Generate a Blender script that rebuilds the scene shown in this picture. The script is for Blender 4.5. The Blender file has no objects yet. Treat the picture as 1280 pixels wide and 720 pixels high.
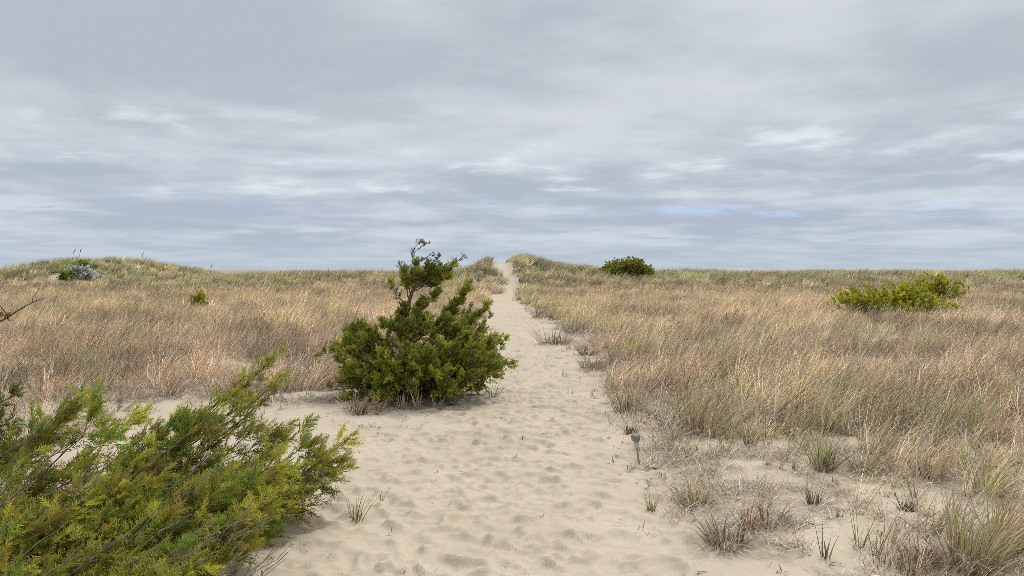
import bpy, math, random
import numpy as np
from mathutils import Vector

SEED = 7
rng = np.random.default_rng(SEED)
sc = bpy.context.scene
COL = sc.collection
F, HY, CAMZ = 1004.0, 336.0, 1.65          # focal length in photo pixels, horizon row, eye height


def X(px, d):
    return (px - 640.0) / F * d


def Z(py, d):
    return CAMZ - (py - HY) / F * d


def D(py):                                  # distance of flat ground seen at a row
    return CAMZ * F / (py - HY)


# ------------------------------------------------------------------ noise
_T = np.random.default_rng(3).random((256, 256))


def vn(x, y, s=0):
    x = np.asarray(x, float) + 17.13 * s
    y = np.asarray(y, float) + 41.7 * s
    xi = np.floor(x).astype(int)
    yi = np.floor(y).astype(int)
    fx, fy = x - xi, y - yi
    fx = fx * fx * fx * (fx * (fx * 6 - 15) + 10)
    fy = fy * fy * fy * (fy * (fy * 6 - 15) + 10)
    a = _T[xi & 255, yi & 255]
    b = _T[(xi + 1) & 255, yi & 255]
    c = _T[xi & 255, (yi + 1) & 255]
    d = _T[(xi + 1) & 255, (yi + 1) & 255]
    return (a * (1 - fx) + b * fx) * (1 - fy) + (c * (1 - fx) + d * fx) * fy


def fbm(x, y, s=0, o=4):
    r, a, t = 0, 1.0, 0
    for k in range(o):
        r = r + a * vn(np.asarray(x) * 2 ** k, np.asarray(y) * 2 ** k, s + k * 3)
        t += a
        a *= 0.5
    return r / t


def sst(a, b, x):
    t = np.clip((np.asarray(x, float) - a) / (b - a), 0, 1)
    return t * t * (3 - 2 * t)


# ------------------------------------------------------------------ terrain
PY = [-40, 3.0, 4.31, 5.45, 6.27, 7.74, 9.5, 11.5, 14.5, 17.6, 22.4, 30.7, 42, 47.6, 49.2, 53, 58, 64, 75, 110]
PL = [-1.4, -1.4, -1.4, -1.5, -1.5, -1.42, -.95, -.36, -.2, -.16, -.45, -.86, -1.2, -1.15, -.34, -.30, -.75, -1.2, -1.6, -3]
PR = [.95, .95, .9, .87, 1.0, 1.1, 1.16, 1.15, 1.06, .86, .66, .3, 0, -.1, .12, .22, -.05, -.5, -.8, -1.5]
AX = [-600, -46, -42, -40, -38.2, -36.2, -34, -31.8, -30, -28.4, -26, -18, -7, -5, -3.4, -2.5, -1.9, -1.4,
      -.8, -.2, .3, 1.0, 2, 3.8, 5.5, 7.6, 12, 20, 600]
AH = [.95, .62, .62, .74, 1.2, 1.9, 2.12, 2.2, 1.6, 1.0, .85, .96, 1.02, 1.1, 1.45, 1.95, 2.2, 2.12,
      2.0, 2.12, 2.32, 2.32, 2.02, 1.62, 1.42, 1.25, 1.1, 1.06, 1.06]


def pmid(y):
    l, r = np.interp(y, PY, PL), np.interp(y, PY, PR)
    return (l + r) / 2, (r - l) / 2


def H0(x, y):
    x = np.asarray(x, float)
    y = np.asarray(y, float)
    A = np.interp(x * (1 + 0 * y), AX, AH)
    A = (A + np.interp(x - .35, AX, AH) + np.interp(x + .35, AX, AH)) / 3
    A = A + (fbm(x * .24, y * .14, 5, 4) - .5) * .6
    A = A - .75 * np.exp(-((x + 42.5) / 4.6) ** 2) - .32 * np.exp(-((x + 24.8) / 2.4) ** 2)
    prof = sst(46, 63, y) * (1 - sst(64, 100, y))
    h = A * prof
    near = 1 - sst(40, 60, y)
    m, w = pmid(y)
    out = np.clip((np.abs(x - m) - w) / 2.0, 0, 1)
    h = h + near * (out * (.02 + .20 * (fbm(x * .35, y * .3, 1, 3) - .35)))
    h = h + (fbm(x * .9, y * .9, 9, 3) - .5) * .05 * (.4 + out)
    # shallow trough of the trodden path on the dune
    h = h - .16 * prof * np.exp(-((x - m) / (w * 1.1 + .1)) ** 2)
    h = np.where(y > 105, h - .02 * np.minimum(y - 105, 30), h)
    return h


NF = 4200
frng = np.random.default_rng(11)
fy_ = 2.6 + (frng.random(NF) ** 1.55) * 44
fm, fw = pmid(fy_)
fx_ = fm + np.clip(frng.normal(0, .55, NF), -1.15, 1.1) * fw
fa = frng.normal(0, .9, NF)
fl = frng.uniform(.065, .17, NF)
fwid = fl * frng.uniform(.5, .95, NF)
fd = frng.uniform(.007, .026, NF)


def foot(xs, ys):
    """trodden dimples with pushed-up rims on the tensor grid xs x ys"""
    out = np.zeros((len(ys), len(xs)))
    for i in range(NF):
        R = fl[i] * 2.6
        i0, i1 = np.searchsorted(xs, [fx_[i] - R, fx_[i] + R])
        j0, j1 = np.searchsorted(ys, [fy_[i] - R, fy_[i] + R])
        if i1 - i0 < 3 or j1 - j0 < 3:
            continue
        gx, gy = np.meshgrid(xs[i0:i1] - fx_[i], ys[j0:j1] - fy_[i])
        c, s = math.cos(fa[i]), math.sin(fa[i])
        u = (gx * c + gy * s) / fwid[i]
        v = (-gx * s + gy * c) / fl[i]
        r = np.sqrt(u * u + v * v)
        k = 1 - sst(.45, 1.0, r)
        rim = np.exp(-((r - 1.16) / .2) ** 2) * .45
        sub = out[j0:j1, i0:i1]
        w = k * .75
        out[j0:j1, i0:i1] = sub * (1 - w) - fd[i] * k + rim * fd[i] * (1 - w)
    return np.clip(out, -.05, .035)


def steps(a, b, fn):
    v = [a]
    while v[-1] < b:
        v.append(v[-1] + fn(v[-1]))
    return v


pos = steps(0, 900, lambda t: .021 if t < 1.6 else (.045 if t < 5 else .045 + (t - 5) * .07))
xs = np.array(sorted(set([-p for p in pos] + pos))) - .1
ys = np.array([-400, -150, -60, -25, -10, -4, -1, 1, 2, 2.4] +
              steps(2.6, 10, lambda t: .021) + steps(10.03, 16, lambda t: .04) + steps(16.06, 30, lambda t: .08) +
              steps(30.1, 110, lambda t: .28) + steps(112, 1500, lambda t: (t - 100) * .18))

GX, GY = np.meshgrid(xs, ys)


# ------------------------------------------------------------------ where grass grows
def grass_density(x, y):
    """0..1 cover of standing beach grass"""
    x = np.asarray(x, float)
    y = np.asarray(y, float)
    m, w = pmid(y)
    wob = (fbm(x * .8, y * .8, 21, 3) - .5) * 1.0 * np.interp(y, [5, 20, 50], [1, .8, .3])
    wob2 = (fbm(x * .45, y * .45, 22, 3) - .5)
    # right of the path: the edge of the dense grass
    ye = [2.0, 4.0, 5.2, 6.2, 7.0, 7.6, 8.2, 9.2, 10.2, 11.6, 14, 17, 22, 30, 42, 50, 110]
    re = [1.75, 1.8, 2.25, 2.5, 2.2, 1.7, 1.35, 1.32, 1.28, 1.3, 1.5, 1.6, 1.3, .8, .1, .15, .1]
    edge = np.interp(y, ye, re)
    edge = np.where(y > 50, m + w + .05, edge)
    R = sst(-.25, .75, x - edge + wob * 1.1)
    # open sand pockets in the right field
    for (cx, cy, rx, ry, k) in ((3.0, 7.55, .75, .24, .9), (4.9, 9.5, 1.2, .4, .7), (3.2, 10.4, .8, .35, .5),
                                (2.05, 7.15, .5, .16, .4), (6.3, 12.6, 1.5, .4, .6), (1.6, 14.8, .5, .6, .7),
                                (4.2, 5.9, .7, .25, .45)):
        R = R * (1 - k * np.exp(-(((x - cx) / rx) ** 2 + ((y - cy) / ry) ** 2) ** 2))
    # left of the path
    lye = [2, 6, 7.5, 9, 10, 11, 14, 20, 30, 47.6, 49, 110]
    lxe = [-5.5, -4.6, -3.9, -4.3, -3.2, -1.25, -.55, -.7, -1.1, -1.45, -.75, -.7]
    ledge = np.interp(y, lye, lxe)
    ledge = np.where(y > 48.6, m - w - np.interp(y, [49, 54, 58], [0, .1, .5]), ledge)
    L = sst(-.2, .6, ledge - x + wob * .9)
    strip = np.exp(-(((y - (9.55 + .12 * np.clip(x + 3, -3, 3))) / .55) ** 2)) * sst(-6.2, -4.4, x) * .78
    L = L * (1 - strip)
    L = L * np.interp(y, [8.0, 9.8, 10.6], [.4, .5, 1])
    L = L * (1 - np.exp(-(((x + 30.3) / 1.35) ** 2 + ((y - 55.4) / 2.2) ** 2) ** 2))
    # thinner in the lower right, where old thatch shows
    R = R * (1 - .34 * sst(8.6, 7.2, y))
    # small hollows all through the stand
    hol = sst(.60, .72, fbm(x * 1.1, y * .9, 23, 3)) * .75 * (y < 46)
    g = np.where(x > m, R, L) * (1 - hol)
    thin = .70 + .45 * sst(.3, .6, fbm(x * .33, y * .33, 31, 3))
    return np.clip(g * thin, 0, 1)


def sparse_density(x, y):
    """short broken dead grass and litter: fringe of the grass and the clearing on the right"""
    x = np.asarray(x, float)
    y = np.asarray(y, float)
    m, w = pmid(y)
    g = grass_density(x, y)
    n = fbm(x * 1.3, y * 1.3, 41, 3)
    right = sst(m + w - .05, m + w + .6, x) * (1 - g) * sst(.45, .55, n)
    band = np.exp(-((y - 6.85) / .55) ** 4) * sst(.95, 1.3, x) * sst(.28, .45, n) * 1.0
    left = sst(.42, .58, n) * np.exp(-((y - 9.9) / .75) ** 2) * (1 - sst(m - w - .9, m - w - .2, x))
    left = left + .8 * sst(.4, .55, n) * (1 - sst(-5.2, -3.6, x)) * sst(5, 6, y) * (1 - sst(9, 10.5, y))
    mx = np.where(x > m, np.maximum(right * .8, band), left)
    return np.clip(np.maximum(mx, g * .8), 0, 1)


# ------------------------------------------------------------------ materials
def mat(name):
    m = bpy.data.materials.new(name)
    m.use_nodes = True
    nt = m.node_tree
    nt.nodes.clear()
    return m, nt


def N(nt, typ, **kw):
    n = nt.nodes.new(typ)
    for k, v in kw.items():
        if k.startswith('i_'):
            n.inputs[k[2:].replace('_', ' ')].default_value = v
        elif k.startswith('n_'):
            n.inputs[int(k[2:])].default_value = v
        else:
            setattr(n, k, v)
    return n


def mth(nt, op, a, b=None, clamp=False):
    n = nt.nodes.new('ShaderNodeMath')
    n.operation = op
    n.use_clamp = clamp
    for i, v in enumerate((a, b)):
        if v is None:
            continue
        if isinstance(v, (int, float)):
            n.inputs[i].default_value = v
        else:
            nt.links.new(v, n.inputs[i])
    return n.outputs[0]


def mixc(nt, fac, a, b, blend='MIX'):
    n = nt.nodes.new('ShaderNodeMix')
    n.data_type = 'RGBA'
    n.blend_type = blend
    for i, v in ((0, fac), (6, a), (7, b)):
        if isinstance(v, (int, float)):
            n.inputs[i].default_value = v
        elif isinstance(v, tuple):
            n.inputs[i].default_value = (*v, 1) if len(v) == 3 else v
        else:
            nt.links.new(v, n.inputs[i])
    return n.outputs[2]


def mapr(nt, v, a, b, c=0.0, d=1.0, smooth=True):
    n = nt.nodes.new('ShaderNodeMapRange')
    n.interpolation_type = 'SMOOTHSTEP' if smooth else 'LINEAR'
    nt.links.new(v, n.inputs[0])
    for i, q in enumerate((a, b, c, d)):
        n.inputs[i + 1].default_value = q
    return n.outputs[0]


def noise(nt, vec, scale, detail=4, rough=.55, dist=0.0):
    n = nt.nodes.new('ShaderNodeTexNoise')
    n.inputs['Scale'].default_value = scale
    n.inputs['Detail'].default_value = detail
    n.inputs['Roughness'].default_value = rough
    n.inputs['Distortion'].default_value = dist
    if vec is not None:
        nt.links.new(vec, n.inputs['Vector'])
    return n.outputs['Fac']


def make_sand():
    m, nt = mat('sand')
    o = N(nt, 'ShaderNodeOutputMaterial')
    b = N(nt, 'ShaderNodeBsdfPrincipled', i_Roughness=.95)
    b.inputs['Specular IOR Level'].default_value = .08
    tc = N(nt, 'ShaderNodeTexCoord').outputs['Object']
    n1 = noise(nt, tc, 1.1, 5)
    n2 = noise(nt, tc, 260, 2, .7)
    n3 = noise(nt, tc, 22, 4, .6)
    c = mixc(nt, mapr(nt, n1, .3, .7), (.495, .408, .292), (.57, .475, .348))
    c = mixc(nt, mapr(nt, n3, .35, .75), c, (.485, .402, .295))
    c = mixc(nt, mapr(nt, n2, .53, .75, 0, .55), c, (.24, .18, .12))
    c = mixc(nt, mapr(nt, n2, .45, .25, 0, .4), c, (.58, .53, .45))
    lit = N(nt, 'ShaderNodeAttribute', attribute_name='litter').outputs['Fac']
    n4 = noise(nt, tc, 9, 6, .7)
    lf = mth(nt, 'MULTIPLY', lit, mapr(nt, n4, .3, .62), True)
    lc = mixc(nt, mapr(nt, noise(nt, tc, 40, 4, .7), .35, .7), (.17, .13, .095), (.40, .325, .235))
    c = mixc(nt, mth(nt, 'MULTIPLY', lf, .93), c, lc)
    nt.links.new(c, b.inputs['Base Color'])
    bp = N(nt, 'ShaderNodeBump', i_Strength=.55, i_Distance=.012)
    h = mth(nt, 'ADD', mth(nt, 'MULTIPLY', n2, .18), n3)
    nt.links.new(h, bp.inputs['Height'])
    nt.links.new(bp.outputs[0], b.inputs['Normal'])
    nt.links.new(b.outputs[0], o.inputs[0])
    return m


def leafy(nt, col, trans=.25):
    o = N(nt, 'ShaderNodeOutputMaterial')
    d = N(nt, 'ShaderNodeBsdfDiffuse')
    t = N(nt, 'ShaderNodeBsdfTranslucent')
    mx = N(nt, 'ShaderNodeMixShader')
    mx.inputs[0].default_value = trans
    nt.links.new(col, d.inputs[0])
    nt.links.new(col, t.inputs[0])
    nt.links.new(d.outputs[0], mx.inputs[1])
    nt.links.new(t.outputs[0], mx.inputs[2])
    nt.links.new(mx.outputs[0], o.inputs[0])


def make_blade():
    """instanced grass: two tints per clump, per-blade random, pale tip and grey-brown sheath"""
    m, nt = mat('beach_grass_blade')
    t1 = N(nt, 'ShaderNodeAttribute', attribute_name='tint', attribute_type='INSTANCER').outputs['Color']
    t2 = N(nt, 'ShaderNodeAttribute', attribute_name='tint2', attribute_type='INSTANCER').outputs['Color']
    a = N(nt, 'ShaderNodeAttribute', attribute_name='blade')
    sp = N(nt, 'ShaderNodeSeparateXYZ')
    nt.links.new(a.outputs['Vector'], sp.inputs[0])
    r, t, v = sp.outputs
    c = mixc(nt, mapr(nt, r, .35, .7), t1, t2)
    c = mixc(nt, mapr(nt, r, .85, .89, 0, .85), c, (.68, .60, .45))
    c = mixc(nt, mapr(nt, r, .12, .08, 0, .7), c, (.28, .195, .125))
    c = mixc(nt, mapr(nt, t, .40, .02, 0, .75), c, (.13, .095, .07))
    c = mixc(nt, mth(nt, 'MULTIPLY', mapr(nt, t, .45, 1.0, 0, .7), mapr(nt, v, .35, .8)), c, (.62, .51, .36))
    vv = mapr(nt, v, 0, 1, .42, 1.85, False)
    cc = N(nt, 'ShaderNodeVectorMath', operation='SCALE')
    nt.links.new(c, cc.inputs[0])
    nt.links.new(vv, cc.inputs['Scale'])
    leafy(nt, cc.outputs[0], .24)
    return m


def make_vcol(name, trans=.2, rough_var=0):
    m, nt = mat(name)
    a = N(nt, 'ShaderNodeAttribute', attribute_name='tone').outputs['Color']
    leafy(nt, a, trans)
    return m


def make_bark(name, c1, c2):
    m, nt = mat(name)
    o = N(nt, 'ShaderNodeOutputMaterial')
    b = N(nt, 'ShaderNodeBsdfPrincipled', i_Roughness=.9)
    b.inputs['Specular IOR Level'].default_value = .15
    tc = N(nt, 'ShaderNodeTexCoord').outputs['Object']
    mp = N(nt, 'ShaderNodeMapping')
    mp.inputs['Scale'].default_value = (60, 60, 14)
    nt.links.new(tc, mp.inputs[0])
    n = noise(nt, mp.outputs[0], 1, 5, .65)
    nt.links.new(mixc(nt, mapr(nt, n, .3, .7), c1, c2), b.inputs['Base Color'])
    bp = N(nt, 'ShaderNodeBump', i_Strength=.6, i_Distance=.01)
    nt.links.new(n, bp.inputs['Height'])
    nt.links.new(bp.outputs[0], b.inputs['Normal'])
    nt.links.new(b.outputs[0], o.inputs[0])
    return m


def make_plain(name, c, rough=.6, metal=0.0, c2=None, scale=60):
    m, nt = mat(name)
    o = N(nt, 'ShaderNodeOutputMaterial')
    b = N(nt, 'ShaderNodeBsdfPrincipled', i_Roughness=rough, i_Metallic=metal)
    tc = N(nt, 'ShaderNodeTexCoord').outputs['Object']
    nt.links.new(mixc(nt, mapr(nt, noise(nt, tc, scale, 4), .35, .7), c, c2 or tuple(q * .7 for q in c)),
                 b.inputs['Base Color'])
    nt.links.new(b.outputs[0], o.inputs[0])
    return m


M_SAND = make_sand()
M_BLADE = make_blade()
M_TUFT = make_vcol('tuft_blade', .34)
M_LEAF = make_vcol('juniper_needle', .36)
M_BROAD = make_vcol('broad_leaf', .42)
M_BARK = make_bark('juniper_bark', (.085, .06, .045), (.23, .18, .145))
M_GREY = make_bark('weathered_twig', (.15, .125, .105), (.33, .285, .245))


# ------------------------------------------------------------------ mesh helpers
def mesh_from(name, co, faces_flat, loop_tot, material, attrs=None, smooth=False):
    me = bpy.data.meshes.new(name)
    co = np.ascontiguousarray(co, np.float32)
    me.vertices.add(len(co))
    me.vertices.foreach_set('co', co.ravel())
    ff = np.ascontiguousarray(faces_flat, np.int32)
    lt = np.ascontiguousarray(loop_tot, np.int32)
    if len(lt):
        me.loops.add(len(ff))
        me.loops.foreach_set('vertex_index', ff)
        me.polygons.add(len(lt))
        ls = np.concatenate(([0], np.cumsum(lt)[:-1])).astype(np.int32)
        me.polygons.foreach_set('loop_start', ls)
        me.polygons.foreach_set('loop_total', lt)
    if smooth and len(lt):
        me.polygons.foreach_set('use_smooth', np.ones(len(lt), bool))
    me.update(calc_edges=True)
    if len(lt):
        me.validate()
    for k, (typ, arr) in (attrs or {}).items():
        at = me.attributes.new(k, typ, 'POINT')
        key = {'FLOAT': 'value', 'FLOAT_VECTOR': 'vector', 'FLOAT_COLOR': 'color', 'INT': 'value'}[typ]
        at.data.foreach_set(key, np.ascontiguousarray(arr, np.int32 if typ == 'INT' else np.float32).ravel())
    if material:
        me.materials.append(material)
    return me


def link(name, me, parent=None, loc=None):
    o = bpy.data.objects.new(name, me)
    COL.objects.link(o)
    if parent is not None:
        o.parent = parent
    if loc is not None:
        o.location = loc
    return o


def tag(o, label=None, cat=None, group=None, kind=None):
    for k, v in (('label', label), ('category', cat), ('group', group), ('kind', kind)):
        if v:
            o[k] = v
    return o


def root(name, loc, label, cat, group=None):
    o = bpy.data.objects.new(name, None)
    o.empty_display_size = .2
    COL.objects.link(o)
    o.location = loc
    return tag(o, label, cat, group)


class MB:
    """collects strips, tubes and leaf quads; builds one mesh"""

    def __init__(self):
        self.v, self.f, self.n, self.c, self.k = [], [], [], [], 0

    def add(self, v, f, col=(1, 1, 1)):
        v = np.asarray(v, float).reshape(-1, 3)
        f = np.asarray(f, int)
        self.v.append(v)
        self.f.append((f + self.k).ravel())
        self.n.append(np.full(len(f), f.shape[1]))
        c = np.asarray(col, float)
        self.c.append(np.broadcast_to(c, (len(v), 3)) if c.ndim == 1 else c)
        self.k += len(v)

    def tube(self, pts, r0, r1, sides=5, col=(1, 1, 1)):
        pts = np.asarray(pts, float)
        n = len(pts)
        tn = np.gradient(pts, axis=0)
        tn /= np.linalg.norm(tn, axis=1)[:, None] + 1e-9
        ref = np.array([.31, .9, .29]) if abs(tn[0] @ [.31, .9, .29]) < .9 else np.array([1., 0, 0])
        u = np.cross(tn, ref)
        u /= np.linalg.norm(u, axis=1)[:, None] + 1e-9
        w = np.cross(tn, u)
        r = np.linspace(r0, r1, n)
        an = np.linspace(0, 2 * math.pi, sides, endpoint=False)
        ring = pts[:, None] + r[:, None, None] * (np.cos(an)[None, :, None] * u[:, None] + np.sin(an)[None, :, None] * w[:, None])
        i = np.arange(n - 1)[:, None] * sides
        j = np.arange(sides)[None]
        q = np.stack([i + j, i + (j + 1) % sides, i + sides + (j + 1) % sides, i + sides + j], -1).reshape(-1, 4)
        self.add(ring.reshape(-1, 3), q, col)

    def build(self, name, material, parent=None, loc=None, smooth=True):
        me = mesh_from(name, np.concatenate(self.v), np.concatenate(self.f), np.concatenate(self.n), material,
                       {'tone': ('FLOAT_COLOR', np.hstack([np.concatenate(self.c), np.ones((self.k, 1))]))}, smooth)
        return link(name, me, parent, loc)


def strips(base, head, length, lean_dir, bend, width, nseg=5, wdir=None, g=None):
    """many curved tapering blades at once -> verts (n, (nseg+1)*2, 3), t (same)"""
    n = len(base)
    g = g or rng
    t = np.linspace(0, 1, nseg + 1)
    d = head / np.linalg.norm(head, axis=1)[:, None]
    seg = length[:, None] / nseg
    p = np.zeros((n, nseg + 1, 3))
    p[:, 0] = base
    cur = d.copy()
    for k in range(nseg):
        p[:, k + 1] = p[:, k] + cur * seg
        cur = cur + lean_dir * (bend[:, None] * (k + 1) / nseg * 1.1)
        cur /= np.linalg.norm(cur, axis=1)[:, None]
    if wdir is None:
        a = g.random(n) * 2 * math.pi
        wdir = np.stack([np.cos(a), np.sin(a), np.zeros(n)], 1)
    w = width[:, None] * (1 - t[None] ** 2.2) * .5 + width[:, None] * .04
    off = wdir[:, None] * w[..., None]
    v = np.stack([p - off, p + off], 2).reshape(n, -1, 3)
    tt = np.repeat(t, 2)
    return v, tt


def strip_faces(n, nseg):
    m = (nseg + 1) * 2
    k = np.arange(nseg) * 2
    q = np.stack([k, k + 1, k + 3, k + 2], 1)
    return (np.arange(n)[:, None, None] * m + q[None]).reshape(-1, 4)


# ------------------------------------------------------------------ ground and path
def build_ground():
    z = H0(GX, GY)
    z = z + foot(xs, ys) * (GY < 48)
    # small lumps on loose sand everywhere near
    z = z + (fbm(GX * 5, GY * 5, 51, 3) - .5) * .02 * (1 - sst(16, 30, GY))
    z = z + (fbm(GX * 14, GY * 14, 55, 2) - .5) * .008 * (1 - sst(8, 14, GY))
    nx, ny = len(xs), len(ys)
    co = np.stack([GX, GY, z], -1).reshape(-1, 3)
    dzdy, dzdx = np.gradient(z, ys, xs)
    nrm = np.stack([-dzdx, -dzdy, np.ones_like(z)], -1).reshape(-1, 3)
    nrm /= np.linalg.norm(nrm, axis=1)[:, None]
    lit = np.clip(sparse_density(GX, GY) * .95 + grass_density(GX, GY) * .6, 0, 1)
    lit = np.where(GY > 110, 1, lit).ravel()
    i, j = np.meshgrid(np.arange(nx - 1), np.arange(ny - 1))
    a = (j * nx + i).ravel()
    q = np.stack([a, a + 1, a + nx + 1, a + nx], 1)
    cx = (GX[:-1, :-1] + GX[1:, 1:]).ravel() / 2
    cy = (GY[:-1, :-1] + GY[1:, 1:]).ravel() / 2
    m, w = pmid(cy)
    wb = (fbm(cx * 1.5, cy * 1.5, 61, 2) - .5) * .3 * (cy < 48)
    isp = (np.abs(cx - m) < w + wb) & (cy > -20) & (cy < 72)
    for name, sel, label in (('sand_path', isp, 'pale trodden sand path full of footprints running to the dune gap'),
                             ('ground', ~isp, 'sandy dune ground with dark plant litter under the grass')):
        qq = q[sel]
        used, inv = np.unique(qq, return_inverse=True)
        me = mesh_from(name, co[used], inv.ravel(), np.full(len(qq), 4), M_SAND,
                       {'litter': ('FLOAT', lit[used])}, True)
        me.normals_split_custom_set_from_vertices(nrm[used].astype(np.float32))
        tag(link(name, me), label, 'path' if name == 'sand_path' else 'ground', kind='structure')


# ------------------------------------------------------------------ instanced stuff
def proto_tuft(seed, n, h0, h1, spread, width, lean, bend, nseg=4, seed_heads=0, up=1.0):
    g = np.random.default_rng(seed)
    a = g.random(n) * 2 * math.pi
    r = spread * np.sqrt(g.random(n))
    base = np.stack([r * np.cos(a), r * np.sin(a), -.02 * np.ones(n)], 1)
    head = np.stack([np.cos(a) * .25 + lean + g.normal(0, .16, n), np.sin(a) * .25 + g.normal(0, .16, n), up * np.ones(n)], 1)
    L = g.uniform(h0, h1, n)
    ld = np.stack([1 + g.normal(0, .4, n), g.normal(0, .55, n), -.55 * np.ones(n)], 1)
    v, t = strips(base, head, L, ld, bend * g.uniform(.3, 1.5, n), width * g.uniform(.6, 1.25, n), nseg, g=g)
    rr = np.repeat(g.random(n)[:, None], v.shape[1], 1)
    vv = np.repeat(g.random(n)[:, None], v.shape[1], 1)
    tt = np.broadcast_to(t, rr.shape)
    co = v.reshape(-1, 3)
    f = strip_faces(n, nseg)
    att = np.stack([rr, tt, vv], -1).reshape(-1, 3)
    if seed_heads:
        # airy brownish seed plumes on a few stalks
        tips = v[g.choice(n, seed_heads, replace=False)][:, -1]
        for tp in tips:
            k = 7
            b = tp + np.stack([np.linspace(-.06, .02, k), g.normal(0, .006, k), np.linspace(-.09, .03, k)], 1)
            d = np.stack([.6 + g.normal(0, .3, k), g.normal(0, .4, k), .7 * np.ones(k)], 1)
            v2, t2 = strips(b, d, g.uniform(.03, .06, k), np.tile([[1., 0, -.3]], (k, 1)), .2 * np.ones(k), width * np.ones(k) * .8, 2, g=g)
            f2 = strip_faces(k, 2) + len(co)
            co = np.vstack([co, v2.reshape(-1, 3)])
            f = np.vstack([f, f2])
            att = np.vstack([att, np.stack([np.full(v2[..., 0].shape, .5), np.full(v2[..., 0].shape, .6), np.repeat(g.random(k)[:, None], v2.shape[1], 1)], -1).reshape(-1, 3)])
    me = mesh_from('grass_tuft_shape', co, f.ravel(), np.full(len(f), 4), M_BLADE, {'blade': ('FLOAT_VECTOR', att)})
    return bpy.data.objects.new('grass_tuft_shape', me)


def scatter(name, protos, pts, rot, scl, idx, t1, t2, label, cat, group=None):
    n = len(pts)
    me = mesh_from(name, pts, [], [], None, {
        'rot': ('FLOAT_VECTOR', rot), 'scl': ('FLOAT', scl), 'pick': ('INT', idx),
        'tint': ('FLOAT_COLOR', np.hstack([t1, np.ones((n, 1))])), 'tint2': ('FLOAT_COLOR', np.hstack([t2, np.ones((n, 1))]))})
    o = link(name, me)
    tag(o, label, cat, group, 'stuff')
    ng = bpy.data.node_groups.new(name + '_scatter', 'GeometryNodeTree')
    ng.interface.new_socket('Geometry', in_out='INPUT', socket_type='NodeSocketGeometry')
    ng.interface.new_socket('Geometry', in_out='OUTPUT', socket_type='NodeSocketGeometry')
    gi, go = ng.nodes.new('NodeGroupInput'), ng.nodes.new('NodeGroupOutput')
    j = ng.nodes.new('GeometryNodeJoinGeometry')
    for p in reversed(protos):
        oi = ng.nodes.new('GeometryNodeObjectInfo')
        oi.inputs['Object'].default_value = p
        oi.inputs['As Instance'].default_value = True
        ng.links.new(oi.outputs['Geometry'], j.inputs[0])
    iop = ng.nodes.new('GeometryNodeInstanceOnPoints')

    def na(nm, typ):
        q = ng.nodes.new('GeometryNodeInputNamedAttribute')
        q.data_type = typ
        q.inputs['Name'].default_value = nm
        return next(s for s in q.outputs if s.enabled and s.name == 'Attribute')
    e = ng.nodes.new('FunctionNodeEulerToRotation')
    ng.links.new(na('rot', 'FLOAT_VECTOR'), e.inputs[0])
    ng.links.new(gi.outputs[0], iop.inputs['Points'])
    ng.links.new(j.outputs[0], iop.inputs['Instance'])
    iop.inputs['Pick Instance'].default_value = True
    ng.links.new(na('pick', 'INT'), iop.inputs['Instance Index'])
    ng.links.new(e.outputs[0], iop.inputs['Rotation'])
    ng.links.new(na('scl', 'FLOAT'), iop.inputs['Scale'])
    ng.links.new(iop.outputs[0], go.inputs[0])
    md = o.modifiers.new('scatter', 'NODES')
    md.node_group = ng
    return o


def sample(x0, x1, y0, y1, per_m2, dens, g, fr=1.0):
    """random points with dens(x,y) inside the field of view plus a margin"""
    n = int((x1 - x0) * (y1 - y0) * per_m2)
    x = g.uniform(x0, x1, n)
    y = g.uniform(y0, y1, n)
    k = np.abs(x) < y * .70 + 2.5
    x, y = x[k], y[k]
    k = g.random(len(x)) < dens(x, y)
    return x[k], y[k]


C_TAN = np.array([.53, .365, .222])
C_PINK = np.array([.50, .318, .208])
C_STRAW = np.array([.66, .53, .355])
C_GREEN = np.array([.29, .32, .10])
C_OLIVE = np.array([.43, .40, .17])
C_GREY = np.array([.45, .375, .295])
C_RUST = np.array([.36, .19, .10])
C_DARK = np.array([.19, .14, .10])


def tints(x, y, g):
    """colour patches of the grass stand"""
    n = len(x)
    m, w = pmid(y)
    a = fbm(x * .22, y * .16, 71, 3)
    b = fbm(x * .5, y * .35, 74, 3)
    c = fbm(x * .15, y * .1, 77, 3)
    pink = sst(.32, .55, a)[:, None]
    t1 = C_TAN * (1 - pink) + C_PINK * pink
    gr = sst(.46, .66, b) * .45
    gr = np.maximum(gr, 1.0 * sst(45, 58, y) * (.7 + .7 * (c - .3)))                # greener dune ridge
    gr = np.maximum(gr, .55 * np.exp(-((x - m - w - 1.2) / 1.6) ** 2) * sst(15, 22, y) * (x > m))  # green bank right of path
    gr = np.maximum(gr, .28 * np.exp(-((y - 6.0) / 1.6) ** 2) * (x > m))
    gr = np.clip(gr + g.normal(0, .13, n), 0, 1)[:, None]
    sage = sst(48, 56, y)[:, None]
    t1 = t1 * (1 - gr) + (C_OLIVE * (1 - sage) + np.array([.34, .355, .17]) * sage) * gr
    st = np.clip(g.normal(.72, .3, n), 0, 1)[:, None]
    t2 = C_STRAW * st + C_GREY * (1 - st)
    gg = (g.random(n) < .08 + .6 * gr[:, 0])[:, None]
    t2 = np.where(gg, C_GREEN * g.uniform(.8, 1.5, (n, 1)), t2)
    ru = (g.random(n) < .10 + .25 * ((x < m) & (y < 14)))[:, None]
    t1 = np.where(ru, C_RUST * .5 + t1 * .5, t1)
    br = (.62 + .98 * sst(.25, .75, fbm(x * .9, y * .6, 79, 3)))[:, None] * np.exp(g.normal(0, .26, (n, 1)))
    return t1 * br, t2 * br


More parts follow.
